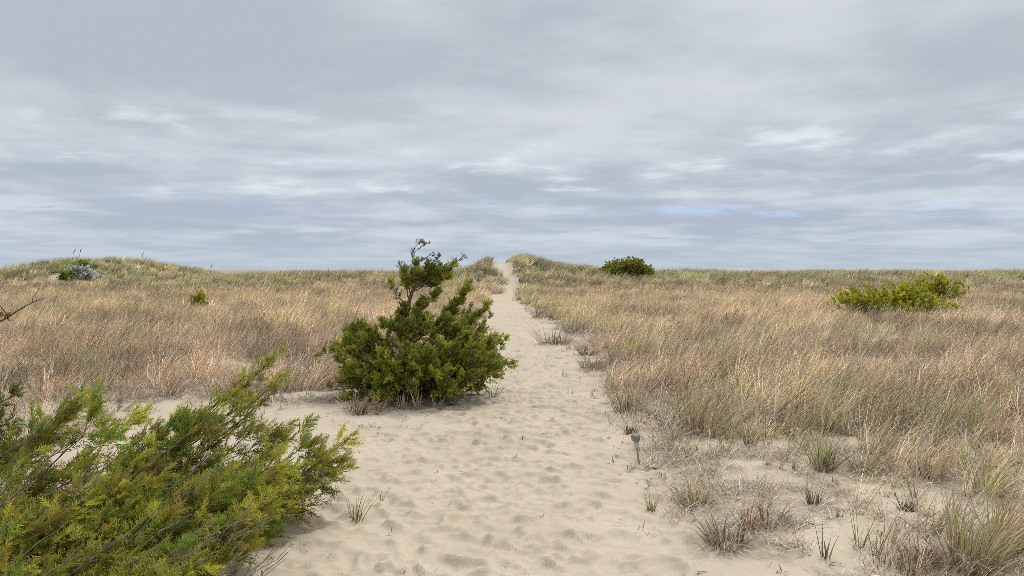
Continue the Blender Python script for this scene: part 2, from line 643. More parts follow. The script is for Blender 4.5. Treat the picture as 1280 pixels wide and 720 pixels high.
def build_grass():
    g = np.random.default_rng(101)
    near = [proto_tuft(200 + i, 20, .30, .76, .09, .0070, .40, .24, 5, 3 if i % 2 else 0) for i in range(8)]
    mid = [proto_tuft(300 + i, 22, .32, .78, .13, .0115, .46, .26, 4, 2 if i % 2 else 0) for i in range(8)]
    far = [proto_tuft(400 + i, 24, .36, .74, .22, .022, .52, .26, 3) for i in range(6)]
    short = [proto_tuft(500 + i, 20, .10, .32, .09, .0040, .1, .35, 4) for i in range(6)]
    thatch = []
    for i in range(8):
        q = np.random.default_rng(600 + i)
        k = 46
        an = q.random(k) * 6.283
        rr = .24 * np.sqrt(q.random(k))
        b = np.stack([rr * np.cos(an), rr * np.sin(an), q.uniform(0, .03, k)], 1)
        ad = q.random(k) * 6.283
        d = np.stack([np.cos(ad), np.sin(ad), q.uniform(-.02, 1.3, k)], 1)
        L = q.uniform(.10, .42, k)
        ld = np.stack([q.normal(0, .7, k), q.normal(0, .7, k), -.6 * np.ones(k)], 1)
        v, t = strips(b, d, L, ld, q.uniform(.1, .75, k), q.uniform(.004, .011, k), 5, g=q)
        v[..., 2] = np.maximum(v[..., 2], .004)
        att = np.stack([np.repeat(q.random(k)[:, None], v.shape[1], 1), np.full(v.shape[:2], .42), np.repeat(q.random(k)[:, None], v.shape[1], 1)], -1)
        f = strip_faces(k, 5)
        thatch.append(bpy.data.objects.new('thatch_shape', mesh_from('thatch_shape', v.reshape(-1, 3), f.ravel(), np.full(len(f), 4), M_BLADE, {'blade': ('FLOAT_VECTOR', att.reshape(-1, 3))})))

    def put(name, protos, xy, s0, s1, label, cat, tn=None, hk=1.0):
        x, y = xy
        n = len(x)
        pts = np.stack([x, y, H0(x, y)], 1)
        rot = np.stack([g.normal(0, .10, n), g.normal(0, .12, n) + .05, g.normal(0, .8, n) if hk == 1.0 else g.uniform(0, 6.28, n)], 1)
        hv = (.66 + .34 * np.clip(grass_density(x, y) * 1.2, 0, 1)) * (.58 + .62 * fbm(x * .5, y * .5, 88, 3)) * (1 - .22 * sst(8.8, 6.6, y) * (x > 0))
        scl = g.uniform(s0, s1, n) * hv * hk
        t1, t2 = tn(x, y) if tn else tints(x, y, g)
        return scatter(name, protos, pts, rot, scl, g.integers(0, len(protos), n), t1, t2, label, cat)

    def side(sg):
        return lambda x, y: grass_density(x, y) * ((x - pmid(y)[0]) * sg > 0)

    def fringe(x, y):      # smaller, thinner plants towards the open sand
        return grass_density(x, y)

    for sg, where in ((-1, 'left'), (1, 'right')):
        a = sample(-16, 16, 3.2, 15, 36, side(sg), g)
        b = sample(-32, 32, 15, 42, 17, side(sg), g)
        c = sample(-75, 75, 42, 84, 8.0, side(sg), g)
        lab = {-1: 'tan and pinkish dry beach grass field left of the sand path',
               1: 'straw and olive beach grass leaning rightward, filling the field right of the path'}[sg]
        put('beach_grass', near, a, .5, 1.22, lab + ', closest stand', 'grass')
        put('beach_grass', mid, b, .6, 1.15, lab + ', middle stand', 'grass')
        put('dune_grass', far, c, .55, 1.3, {-1: 'greenish grass covering the distant dune ridge left of the path gap',
                                               1: 'greenish grass covering the distant dune ridge right of the path gap'}[sg], 'grass')
    # arching pale and green clumps thickening the lower right
    bold = [proto_tuft(800 + i, 20, .35, .72, .07, .0088, .35, .27, 6) for i in range(6)]

    def lowr(x, y):
        k = sst(0, .5, x - np.interp(y, [3.2, 4.3, 5.4, 6.2, 6.8, 7.4, 9], [1.85, 1.9, 2.35, 2.6, 1.35, 1.25, 1.3]))
        return k * sst(10.5, 8, y) * (.35 + .65 * sst(.42, .6, fbm(x * 1.2, y * 1.2, 33, 3)))

    def lt(x, y):
        n = len(x)
        t1, t2 = tints(x, y, g)
        gg = g.random((n, 1)) < .38
        return np.where(gg, C_GREEN * g.uniform(.9, 1.5, (n, 1)), t1), C_STRAW * g.uniform(.9, 1.25, (n, 1))
    put('beach_grass', bold, sample(0, 9, 3.2, 11, 13, lowr, g), .55, 1.05, 'arching pale and green beach grass in the lower right above grey thatch', 'grass', lt)
    # short broken stubble among it and on the sand

    def dead(x, y):
        n = len(x)
        k = g.uniform(.25, 1, (n, 1))
        t1 = (C_GREY * k + C_DARK * (1 - k)) * g.uniform(.8, 1.3, (n, 1))
        t2 = np.array([.64, .56, .46]) * g.uniform(.7, 1.2, (n, 1))
        return t1, t2

    put('dead_grass', thatch, sample(-14, 14, 3.2, 24, 52, lambda x, y: sparse_density(x, y), g), .5, 1.1,
        'grey matted dead grass lying on the sand among living clumps', 'dead grass', dead, .999)
    put('stubble', short, sample(-10, 10, 3.2, 18, 24, lambda x, y: np.clip(sparse_density(x, y) * (1 - grass_density(x, y)), 0, 1) * .75, g), .5, 1.1,
        'short sparse grass stubble at the sandy edges of the path', 'grass')

    # dark bits of litter on the sand
    fl_ = []
    for i in range(6):
        q = np.random.default_rng(700 + i)
        k = 5
        b = np.stack([q.normal(0, .02, k), q.normal(0, .02, k), q.uniform(.002, .01, k)], 1)
        d = np.stack([q.normal(0, 1, k), q.normal(0, 1, k), q.uniform(0, .5, k)], 1)
        v, t = strips(b, d, q.uniform(.015, .055, k), np.tile([[0, 0, -.4]], (k, 1)), .3 * np.ones(k), q.uniform(.003, .009, k), 3, g=q)
        f = strip_faces(k, 3)
        att = np.stack([np.repeat(q.random(k)[:, None], v.shape[1], 1), np.full(v.shape[:2], .4), np.repeat(q.random(k)[:, None], v.shape[1], 1)], -1)
        fl_.append(bpy.data.objects.new('litter_shape', mesh_from('litter_shape', v.reshape(-1, 3), f.ravel(), np.full(len(f), 4), M_BLADE, {'blade': ('FLOAT_VECTOR', att.reshape(-1, 3))})))

    def dd(x, y):
        m, w = pmid(y)
        off = np.abs(x - m) / w
        cl = sst(.45, .62, fbm(x * 2.2, y * 2.2, 95, 3))
        return np.clip(.06 + .85 * sst(.7, 1.2, off) * cl, 0, 1) * (1 - .7 * grass_density(x, y))
    x, y = sample(-6, 6, 3.2, 18, 80, dd, g)
    n = len(x)
    pts = np.stack([x, y, H0(x, y) + .004], 1)
    rot = np.stack([np.zeros(n), np.zeros(n), g.uniform(0, 6.28, n)], 1)
    t1 = C_DARK * g.uniform(.5, 1.2, (n, 1))
    t2 = np.array([.25, .17, .11]) * g.uniform(.6, 1.2, (n, 1))
    scatter('litter', fl_, pts, rot, g.uniform(.5, 1.7, n), g.integers(0, 6, n), t1, t2,
            'dark crumbs of dead leaves and twigs sprinkled over the sand', 'plant litter')


# ------------------------------------------------------------------ woody plants
def unit(v):
    v = np.asarray(v, float)
    return v / (np.linalg.norm(v, axis=-1, keepdims=True) + 1e-9)


def spray_shapes(k, n, ang, ll, w, seed, cross=False):
    """unit-length leafy sprigs (axis = +z): list of (verts (q,4,3), t (q))"""
    out = []
    for i in range(k):
        g = np.random.default_rng(seed + i)
        s = np.linspace(.05, 1, n)
        az = np.arange(n) * 2.4 + g.normal(0, .4, n)
        an = ang * g.uniform(.6, 1.35, n)
        L = (ll * (1 - .55 * s) + .12) * g.uniform(.75, 1.25, n)
        b = np.stack([g.normal(0, .015, n), g.normal(0, .015, n), s * .85], 1)
        d = np.stack([np.sin(an) * np.cos(az), np.sin(an) * np.sin(az), np.cos(an)], 1)
        side = unit(np.cross(d, unit(g.normal(0, 1, (n, 3)))))
        tip = b + d * L[:, None]
        mid = b + d * (L * .5)[:, None] + unit(np.stack([d[:, 0], d[:, 1], 0 * s], 1)) * (-.03)
        ww = w * g.uniform(.7, 1.3, n)[:, None]
        q = np.stack([b, mid - side * ww, tip, mid + side * ww], 1)
        tt = s
        if cross:
            s2 = unit(np.cross(d, side))
            q2 = np.stack([b, mid - s2 * ww, tip, mid + s2 * ww], 1)
            q = np.concatenate([q, q2])
            tt = np.concatenate([s, s])
        out.append((q, tt))
    return out


def place_sprays(mb, shapes, pos_, dir_, size, col, g, tipcol=None):
    """stamps sprigs; col (n,3)"""
    pos_, dir_, size, col = map(np.asarray, (pos_, dir_, size, col))
    which = g.integers(0, len(shapes), len(pos_))
    for i, (q, tt) in enumerate(shapes):
        k = np.where(which == i)[0]
        if not len(k):
            continue
        z = unit(dir_[k])
        rr = unit(g.normal(0, 1, (len(k), 3)))
        x = unit(np.cross(rr, z))
        y = np.cross(z, x)
        R = np.stack([x, y, z], -1)                     # columns
        P = np.einsum('nij,qaj->nqai', R, q) * size[k][:, None, None, None] + pos_[k][:, None, None]
        c = np.broadcast_to(col[k][:, None, None], P.shape).copy()
        if tipcol is not None:
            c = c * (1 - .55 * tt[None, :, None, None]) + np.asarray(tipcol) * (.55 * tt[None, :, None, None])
        c = c * g.uniform(.75, 1.25, (len(k), len(q), 1, 1))
        nq = len(k) * len(q)
        mb.add(P.reshape(-1, 3), np.arange(nq * 4).reshape(nq, 4), c.reshape(-1, 3))


def bez(a, b, lift, n=9, wob=0.0, g=None):
    a, b = np.asarray(a, float), np.asarray(b, float)
    c = (a + b) / 2 + np.asarray(lift, float)
    t = np.linspace(0, 1, n)[:, None]
    p = (1 - t) ** 2 * a + 2 * t * (1 - t) * c + t * t * b
    if wob and g is not None:
        w = g.normal(0, wob, (n, 3))
        w[0] = 0
        p = p + w
    return p


def along(p, s):
    i = s * (len(p) - 1)
    k = np.minimum(i.astype(int), len(p) - 2)
    f = (i - k)[:, None]
    pos_ = p[k] * (1 - f) + p[k + 1] * f
    return pos_, unit(p[k + 1] - p[k])


def juniper_limb(wood, leaf, twig, p, r0, g, shapes, ll, nl, size, cols, start=.3, upw=.25, wind=(0, 0, 0), bare=0.0, tip=None, per=6):
    """one limb p: bark tube, laterals with sprigs"""
    wood.tube(p, r0, r0 * .25, 5)
    limb_shade = math.exp(g.normal(0, .2))  # lit and shaded clumps painted in: brightness varies per limb
    s = np.sort(g.uniform(start, 1, nl))
    pp, tt = along(p, s)
    for q, t, si in zip(pp, tt, s):
        d = unit(t * .9 + g.normal(0, .55, 3) + np.array([0, 0, upw]) + np.asarray(wind))
        L = ll * (1.15 - .6 * si) * g.uniform(.6, 1.2)
        e = q + d * L
        if g.random() < bare:
            wood.tube(bez(q, e, g.normal(0, .02, 3), 4), .0035, .0015, 3)
            continue
        wood.tube(bez(q, e, g.normal(0, .015, 3), 4), r0 * .22, .0018, 3)
        k = per
        u = g.uniform(.15, 1.05, k)[:, None]
        b = q + d * L * u + g.normal(0, .012, (k, 3))
        dd = unit(d + g.normal(0, .42, (k, 3)) + np.array([0, 0, upw * .6]) + np.asarray(wind) * .6)
        base = np.asarray(cols[g.integers(0, len(cols))]) * (.55 + .9 * si) * limb_shade  # inner shade painted into the needle colour, lighter towards the limb tip
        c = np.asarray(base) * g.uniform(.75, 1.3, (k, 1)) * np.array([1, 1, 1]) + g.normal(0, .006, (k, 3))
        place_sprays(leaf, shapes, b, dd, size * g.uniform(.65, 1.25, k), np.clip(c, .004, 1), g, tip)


CED_COLS = [(.155, .20, .038), (.215, .25, .042), (.31, .32, .052), (.40, .38, .058), (.10, .14, .034)]
FORE_COLS = [(.35, .345, .05), (.29, .32, .046), (.19, .27, .044), (.42, .37, .06), (.13, .20, .04), (.38, .385, .06), (.31, .24, .08)]


def build_cedar():
    g = np.random.default_rng(21)
    d0 = 9.9
    gz = float(H0(X(522, d0), d0))
    base = np.array([X(522, d0), d0 + .25, gz])
    r = root('cedar_tree', base, 'dark green windblown cedar with a dense skirt and thin bent top beside the path', 'tree')
    wood, leaf, twig = MB(), MB(), MB()
    trunk = MB()
    shapes = spray_shapes(10, 24, .70, .36, .040, 900)

    def P(px, py, dy=0.0):
        d = d0 + .25 + dy
        return np.array([X(px, d), d, Z(py, d)]) - base
    # trunk: leans up to the bent top
    tp = np.array([P(524, 505), P(516, 470), P(509, 430), P(508, 402), P(511, 378), P(516, 362), P(526, 350)])
    tp[0] = (0, 0, -.05)
    trunk.tube(tp, .042, .017, 8)
    trunk.build('trunk', M_BARK, r)
    # dense skirt: limbs run out to points on an uneven dome
    NL = 118
    for i in range(NL):
        az = i * 2.399963 + g.normal(0, .2)
        el = g.random() ** .8
        rad = np.array([1.13, .85])
        # crown outline: low to the left, taller right of centre
        ex = math.cos(az)
        top = .84 + .10 * math.sin(az * 2 + 1) + .08 * ex
        zz = .05 + el * top
        rr = math.sqrt(max(.03, 1 - (max(0, zz - .25) / (top + .12)) ** 2)) * g.uniform(.80, 1.04)
        b = np.array([math.cos(az) * rad[0] * rr - .03, math.sin(az) * rad[1] * rr, zz])
        a = np.array([0, 0, g.uniform(.02, .35)])
        p = bez(a, b, (0, 0, -.10 + .1 * g.random()), 9, .012, g)
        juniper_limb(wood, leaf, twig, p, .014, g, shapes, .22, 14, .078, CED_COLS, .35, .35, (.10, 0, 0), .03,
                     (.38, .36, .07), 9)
    # named sprays that break the outline
    for (a, b, lift, nl, ll) in (
            ((512, 430), (500, 398), (0, 0, 0), 14, .12), ((512, 430), (526, 400), (0, 0, 0), 12, .09), ((525, 435), (562, 384), (0, 0, -.08), 12, .07),
            ((508, 404), (504, 384), (0, 0, 0), 8, .05), ((514, 392), (531, 374), (0, 0, -.02), 8, .05), ((516, 410), (518, 388), (0, 0, 0), 9, .06),
            ((512, 430), (404, 441), (0, 0, -.05), 16, .11), ((512, 440), (448, 410), (0, 0, 0), 16, .13),
            ((515, 425), (478, 405), (0, 0, 0), 14, .13), ((510, 400), (548, 366), (0, 0, -.06), 12, .07),
            ((516, 430), (583, 360), (.03, 0, -.14), 15, .075), ((540, 415), (584, 362), (.02, 0, -.05), 15, .08), ((548, 405), (575, 376), (0, 0, -.02), 12, .07), ((530, 440), (610, 382), (.05, 0, -.12), 15, .075),
            ((530, 450), (628, 425), (0, 0, -.05), 14, .12), ((530, 460), (634, 455), (0, 0, -.04), 12, .12),
            ((512, 396), (528, 384), (0, 0, -.02), 9, .08), ((510, 410), (535, 400), (0, 0, 0), 14, .11),
            ((510, 400), (500, 396), (0, 0, 0), 10, .12), ((515, 420), (560, 400), (0, 0, 0), 16, .16),
            ((520, 440), (590, 408), (0, 0, 0), 16, .13), ((500, 450), (440, 425), (0, 0, 0), 14, .15)):
        p = bez(P(*a), P(*b, g.uniform(-.25, .2)), lift, 9, .01, g)
        juniper_limb(wood, leaf, twig, p, .012, g, shapes, ll, nl, .075, CED_COLS, .45, .4, (.12, 0, .05), .0, (.38, .36, .07), 10)
    for (a, b) in (((512, 440), (506, 404)), ((514, 440), (520, 402)), ((516, 440), (534, 404)), ((510, 440), (490, 406)), ((520, 440), (560, 400))):
        p = bez(P(*a, -.1), P(*b, -.28), (0, 0, 0), 9, .01, g)
        juniper_limb(wood, leaf, twig, p, .008, g, shapes, .12, 14, .075, CED_COLS, .4, .4, (.1, 0, .05), .0, (.38, .36, .07), 10)
    # top crown: flagged to the right
    for (a, b, nl, ll, bare) in (
            ((511, 378), (506, 340), 16, .12, 0), ((514, 366), (520, 330), 18, .15, 0), ((518, 360), (536, 336), 20, .16, 0),
            ((520, 358), (552, 340), 20, .16, 0), ((522, 358), (567, 334), 18, .12, 0), ((520, 360), (545, 350), 16, .14, 0),
            ((514, 368), (508, 352), 14, .14, 0), ((516, 364), (560, 346), 14, .1, 0), ((516, 362), (528, 345), 18, .15, 0)):
        p = bez(P(*a), P(*b, g.uniform(-.18, .18)), (0, 0, -.03), 8, .008, g)
        juniper_limb(wood, leaf, twig, p, .011, g, shapes, ll, nl, .072, CED_COLS[:4], .35, .45, (.12, 0, 0), .0, (.15, .15, .03), 8)
    # thin, half bare leaders
    for (a, b, lift, nl) in (((516, 345), (522, 304), (-.06, 0, .05), 9), ((526, 342), (548, 322), (0, 0, -.01), 8),
                             ((540, 342), (580, 320), (.02, 0, -.03), 10), ((508, 350), (498, 331), (0, 0, .0), 5),
                             ((522, 312), (536, 304), (0, 0, .02), 5), ((527, 325), (544, 316), (0, 0, .01), 5),
                             ((511, 380), (488, 357), (-.05, 0, -.06), 5)):
        p = bez(P(*a), P(*b, g.uniform(-.1, .1)), lift, 8, .006, g)
        juniper_limb(wood, leaf, twig, p, .008, g, shapes, .05, nl, .055, [(.10, .095, .04), (.13, .11, .06), (.06, .075, .02)], .3, .4, (.15, 0, 0), .2, (.2, .18, .09), 3)
    p = bez(P(511, 380), P(489, 354), (-.05, 0, -.07), 8)
    juniper_limb(wood, leaf, twig, p, .007, g, shapes, .05, 5, .07, CED_COLS, .75, .4, (0, 0, 0), 0, (.38, .36, .07), 5)
    leaf.build('crown', M_LEAF, r)
    wood.build('limbs', M_BARK, r).name = 'limb'
    # dead sticks lying at the foot
    for k in range(26):
        x0 = g.uniform(-.85, .75)
        a = np.array([x0, -g.uniform(.55, .95), g.uniform(.0, .06)])
        e = a + np.array([g.normal(0, .22), g.normal(-.05, .1), g.uniform(.0, .14)])
        st = MB()
        st.tube(bez(a, e, g.normal(0, .02, 3), 5), .006, .003, 4)
        st.build('dead_stick', M_GREY, r)


def build_fore():
    g = np.random.default_rng(33)
    shapes = spray_shapes(8, 34, .50, .34, .019, 950) + spray_shapes(6, 20, .8, .30, .024, 940)
    gz = float(H0(-2.6, 4.6))
    base = np.array([-2.6, 4.6, gz])
    r = root('juniper_shrub', base, 'big yellow-green juniper shrub swept rightward by wind in the lower left corner', 'shrub')
    wood, leaf, twig, brown = MB(), MB(), MB(), MB()

    def W(px, py, d):
        return np.array([X(px, d), d, Z(py, d)]) - base
    # limb tips across the visible mass (photo pixel, distance); each limb runs up from lower left
    tips = []
    # upper outline
    for px, py, d in ((112, 492, 4.9), (128, 515, 4.7), (95, 510, 5.0), (70, 520, 5.0), (150, 545, 4.6), (195, 548, 4.8), (240, 515, 5.0), (262, 512, 5.0), (250, 535, 4.8),
                      (330, 520, 5.0), (360, 520, 5.2),
                      (285, 520, 4.9), (395, 522, 5.3), (400, 545, 5.2), (432, 548, 5.3), (436, 562, 5.3), (425, 580, 5.2), (415, 560, 5.1), (385, 560, 5.0), (400, 590, 5.1),
                      (370, 590, 5.0), (350, 560, 4.9), (345, 610, 4.9), (330, 640, 4.9), (345, 655, 4.85), (320, 660, 4.8), (295, 672, 4.8), (300, 640, 4.7),
                      (350, 625, 4.9), (365, 640, 4.9), (352, 670, 4.85), (335, 680, 4.8), (320, 690, 4.75), (280, 690, 4.7), (300, 700, 4.6), (260, 705, 4.5), (375, 610, 5.0), (340, 655, 4.7), (310, 675, 4.6), (240, 712, 4.4), (270, 695, 4.5),
                      (215, 560, 4.6), (60, 560, 4.6), (25, 600, 4.4), (170, 520, 4.9), (208, 525, 5.0)):
        tips.append((px, py, d, .9))
    for i in range(165):
        px = g.uniform(-90, 370)
        lo = np.interp(px, [-90, 0, 60, 110, 200, 300, 340, 370], [610, 620, 590, 562, 562, 542, 552, 580])
        hi = np.interp(px, [-90, 0, 200, 260, 320, 370], [800, 790, 740, 700, 660, 620])
        py = lo + (hi - lo) * g.random() ** .9
        d = 4.95 - (py - 520) / 200 * 1.1 + g.normal(0, .12)
        d = np.clip(d, 3.3, 5.4)
        tips.append((px, py, d, 1.0))
    for (px, py, d, k) in tips:
        b = W(px - 16, py + 10, d)
        L = g.uniform(.55, 1.1)
        a = b + np.array([-.78 * L + g.normal(0, .1), g.normal(-.05, .16), -.62 * L])
        a[2] = max(a[2], .02 + 0.05 * g.random())
        p = bez(a, b, (.05, 0, -.06), 9, .012, g)
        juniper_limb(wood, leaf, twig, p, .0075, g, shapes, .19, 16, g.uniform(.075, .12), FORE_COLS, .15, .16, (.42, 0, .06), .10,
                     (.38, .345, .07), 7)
    # slender tips that stand clear
    for (px, py, d) in ((326, 505, 5.2), (310, 495, 5.2), (300, 500, 5.1), (280, 510, 5.0), (322, 468, 5.3), (345, 485, 5.2), (270, 500, 5.0), (288, 492, 5.1), (345, 444, 5.4), (338, 452, 5.4), (305, 470, 5.3), (352, 470, 5.3), (118, 488, 4.9), (100, 496, 4.9), (435, 545, 5.3), (190, 533, 4.9), (340, 478, 5.3)):
        b = W(px, py, d)
        a = b + np.array([-.42, 0, -.34])
        p = bez(a, b, (.02, 0, -.03), 7, .006, g)
        juniper_limb(wood, leaf, twig, p, .006, g, shapes, .07, 10, .075, FORE_COLS, .35, .3, (.3, 0, .06), .15, (.38, .345, .07), 4)
    # long bare grey branches running through the foliage
    for i in range(36):
        px, py = g.uniform(-20, 380), g.uniform(540, 720)
        if py < np.interp(px, [0, 100, 200, 300, 380], [590, 530, 550, 520, 570]):
            continue
        d = np.clip(4.66 - (py - 520) / 200 * 1.1, 3.1, 5.3)
        b = W(px, py, d)
        L = g.uniform(.25, .6)
        a = b + np.array([-.75 * L, g.normal(0, .08), -.6 * L])
        a[2] = max(a[2], .03)
        p = bez(a, b, g.normal(0, .03, 3), 7, .006, g)
        twig = MB()
        twig.tube(p, g.uniform(.003, .007), .0015, 4)
        for q in range(4):
            s = p[g.integers(2, 7)]
            twig.tube(bez(s, s + np.array([g.uniform(.05, .14), g.normal(0, .05), g.uniform(.0, .14)]), (0, 0, 0), 3), .003, .0012, 3)
        tag(twig.build('bare_twig', M_GREY, r), 'bare grey dead twig')
    # low reaching twigs at the right foot, over the sand
    for (a, b) in (((300, 640), (392, 600)), ((310, 650), (372, 616)), ((300, 630), (405, 585)), ((290, 660), (350, 640)), ((330, 620), (420, 600)), ((280, 650), (400, 612))):
        p = bez(W(*a, 4.9), W(*b, 5.0), (0, 0, -.03), 8, .008, g)
        juniper_limb(wood, leaf, twig, p, .007, g, shapes, .09, 9, .06, FORE_COLS, .3, .1, (.2, 0, 0), .5, (.34, .3, .06), 3)
    leaf.build('foliage', M_LEAF, r)
    wood.build('branch', M_BARK, r)
    # sprigs that have died back to orange
    for i in range(15):
        px, py = g.uniform(0, 330), g.uniform(555, 710)
        if py > np.interp(px, [0, 200, 330], [720, 700, 640]):
            continue
        d = np.clip(4.7 - (py - 520) / 200 * 1.1, 3.2, 5.2)
        k = 3
        place_sprays(brown, shapes, W(px, py, d) + g.normal(0, .02, (k, 3)), unit(np.array([.5, -.3, .6]) + g.normal(0, .35, (k, 3))),
                     g.uniform(.04, .065, k), np.array([.55, .27, .08]) * g.uniform(.7, 1.2, (k, 1)), g)
    tag(brown.build('browned_sprig', M_LEAF, r), 'orange-brown died back sprigs')

    # second plant at the very left edge, behind
    base2 = np.array([X(-60, 6.2), 6.2, float(H0(X(-60, 6.2), 6.2))])
    r2 = root('juniper_shrub', base2, 'dark green juniper shrub cut off by the left picture edge, behind the larger juniper', 'shrub')
    wood, leaf, twig = MB(), MB(), MB()

    def W2(px, py, d):
        return np.array([X(px, d), d, Z(py, d)]) - base2
    for i, (px, py, d) in enumerate(((12, 494, 6.0), (8, 530, 6.0), (28, 572, 5.6), (14, 588, 5.5), (-10, 510, 6.2), (-30, 500, 6.3), (-20, 560, 5.9), (-60, 480, 6.3), (-50, 540, 6.0),
                                     (-100, 500, 6.4), (-90, 560, 6.1), (0, 600, 5.5), (35, 585, 5.5), (-40, 600, 5.7), (-130, 540, 6.4))):
        b = W2(px, py, d)
        p = bez(np.array([g.normal(-.3, .15), g.normal(0, .15), .03]), b, (-.1, 0, .06), 9, .01, g)
        juniper_limb(wood, leaf, twig, p, .014, g, shapes, .16, 16, .11, [(.05, .075, .014), (.07, .09, .016), (.1, .11, .018)], .5, .3, (.25, 0, .05), .05, (.18, .17, .03), 6)
    leaf.build('foliage', M_LEAF, r2)
    wood.build('branch', M_BARK, r2)
    # bare sapling branch with a few rusty leaves, sticking in from the left edge
    d = 7.2
    b3 = np.array([X(-110, d), d, float(H0(X(-110, d), d))])
    r3 = root('bare_sapling', b3, 'leafless dark branch with few rusty leaves reaching in at the left edge', 'sapling')

    def W3(px, py):
        return np.array([X(px, d), d, Z(py, d)]) - b3
    wood, leaf = MB(), MB()
    wood.tube(np.array([(0, 0, -.05), W3(-100, 520), W3(-75, 450), W3(-30, 417), W3(5, 399)]), .022, .009, 6)
    wood.tube(np.array([W3(5, 399), W3(22, 388), W3(40, 378), W3(48, 375), W3(57, 372)]), .009, .003, 5)
    wood.tube(np.array([W3(40, 378), W3(41, 371), W3(46, 365), W3(49, 360)]), .005, .002, 4)
    wood.tube(np.array([W3(10, 396), W3(-2, 380), W3(-8, 368)]), .006, .003, 4)
    wood.tube(np.array([W3(-30, 417), W3(-20, 400), W3(-16, 380)]), .006, .003, 4)
    wood.build('stem', M_BARK, r3)
    k = 14
    sh = spray_shapes(3, 6, .9, .5, .16, 970)
    pts = np.array([W3(g.uniform(-8, 8), g.uniform(388, 402)) for _ in range(k)])
    place_sprays(leaf, sh, pts, unit(g.normal(0, 1, (k, 3))), g.uniform(.05, .09, k), np.array([.30, .13, .05]) * g.uniform(.6, 1.2, (k, 1)), g)
    leaf.build('leaf', M_BROAD, r3)


def broad_bush(name, d, cx, half_w, top_px, label, cols, seed, nst, leaf_size, depth=.6, skew=0.0, up=1.0, prof=None, density=1.0):
    """rounded deciduous bush: stems from the base, leaf rosettes at and near the tips"""
    g = np.random.default_rng(seed)
    bx = X(cx, d)
    gz = float(H0(bx, d))
    base = np.array([bx, d, gz])
    r = root(name, base, label, 'bush')
    hw = half_w / F * d
    top = Z(top_px, d) - gz
    wood, leaf = MB(), MB()
    sh = spray_shapes(8, 12, .85, .55, .15, seed + 5)
    for i in range(nst):
        u = g.uniform(-1, 1)
        v = g.uniform(-1, 1)
        ph = np.interp(u, *prof) if prof else math.sqrt(max(0.02, 1 - .85 * u * u))
        hh = top * ph * (g.uniform(.45, 1.0) + .22 * (g.random() < .12)) * (1 - .35 * v * v)
        tipp = np.array([u * hw + skew * hh, v * hw * depth, hh])
        a = np.array([u * hw * .35, v * hw * depth * .3, -.03])
        p = bez(a, tipp, (0, 0, .06 * top), 6, .01, g)
        wood.tube(p, .014, .004, 4)
        k = int(7 * density)
        s = np.clip(1 - g.random(k) ** 2 * .75, .1, 1)
        s[0] = 1
        q, t = along(p, np.minimum(s, .999))
        q = q + g.normal(0, leaf_size * .45, (k, 3))
        c = np.array([cols[j] for j in g.integers(0, len(cols), k)]) * g.uniform(.75, 1.25, (k, 1))
        place_sprays(leaf, sh, q, unit(t + g.normal(0, .5, (k, 3)) + np.array([.05, 0, .35 * up])), leaf_size * g.uniform(.7, 1.3, k), c, g)
    leaf.build('foliage', M_BROAD, r)
    wood.build('stem', M_BARK, r)
    return r


OLIVES = [(.40, .40, .04), (.50, .47, .05), (.56, .52, .06), (.27, .30, .04)]
DARKS = [(.28, .28, .045), (.36, .33, .055), (.20, .22, .04)]


def build_bushes():
    broad_bush('round_bush', 58, 783, 30, 325, 'rounded dark olive bush standing on the skyline right of the path gap', DARKS, 41, 420, .17)
    broad_bush('spreading_bush', 25, 1124, 72, 354, 'low spreading yellow-green bush in the right field, the larger one', OLIVES, 42, 330, .12, .5, 0, 1.2,
               ([-1, -.85, -.6, -.3, 0, .2, .45, .6, .8, 1], [.62, .88, .84, .84, .93, .9, .68, .55, .48, .4]))
    broad_bush('spreading_bush', 37, 1174, 32, 344, 'small flat yellow-green bush just behind the larger spreading bush', OLIVES, 43, 90, .13, .4, 0, .6,
               ([-1, -.5, 0, .6, 1], [.8, .95, .97, .95, .8]))
    broad_bush('small_bush', 30, 248, 8, 362, 'tiny yellow-green bush alone in the left field below the mound', OLIVES, 44, 26, .12)
    broad_bush('small_bush', 28, 292, 9, 398, 'tiny bright green sprout low in the left grass field', [(.09, .15, .03), (.12, .17, .04)], 45, 22, .11)
    broad_bush('small_bush', 13.5, 310, 8, 466, 'small yellow-green sprig in the grass above the big juniper', OLIVES, 46, 14, .08)
    broad_bush('green_bush', 56.5, 103, 10, 327, 'bright green bush on the left slope of the far mound', [(.22, .30, .06), (.28, .34, .07)], 47, 60, .2)
    broad_bush('green_bush', 54.5, 83, 7, 340, 'small bright green bush below the pale patch of the far mound', [(.22, .30, .06), (.28, .34, .07)], 48, 30, .2)
    broad_bush('grey_shrub', 55.8, 100, 11, 337, 'silvery grey-leaved low shrub patch on the far left mound', [(.55, .57, .48), (.62, .63, .55), (.42, .46, .36)], 49, 120, .26, .5)


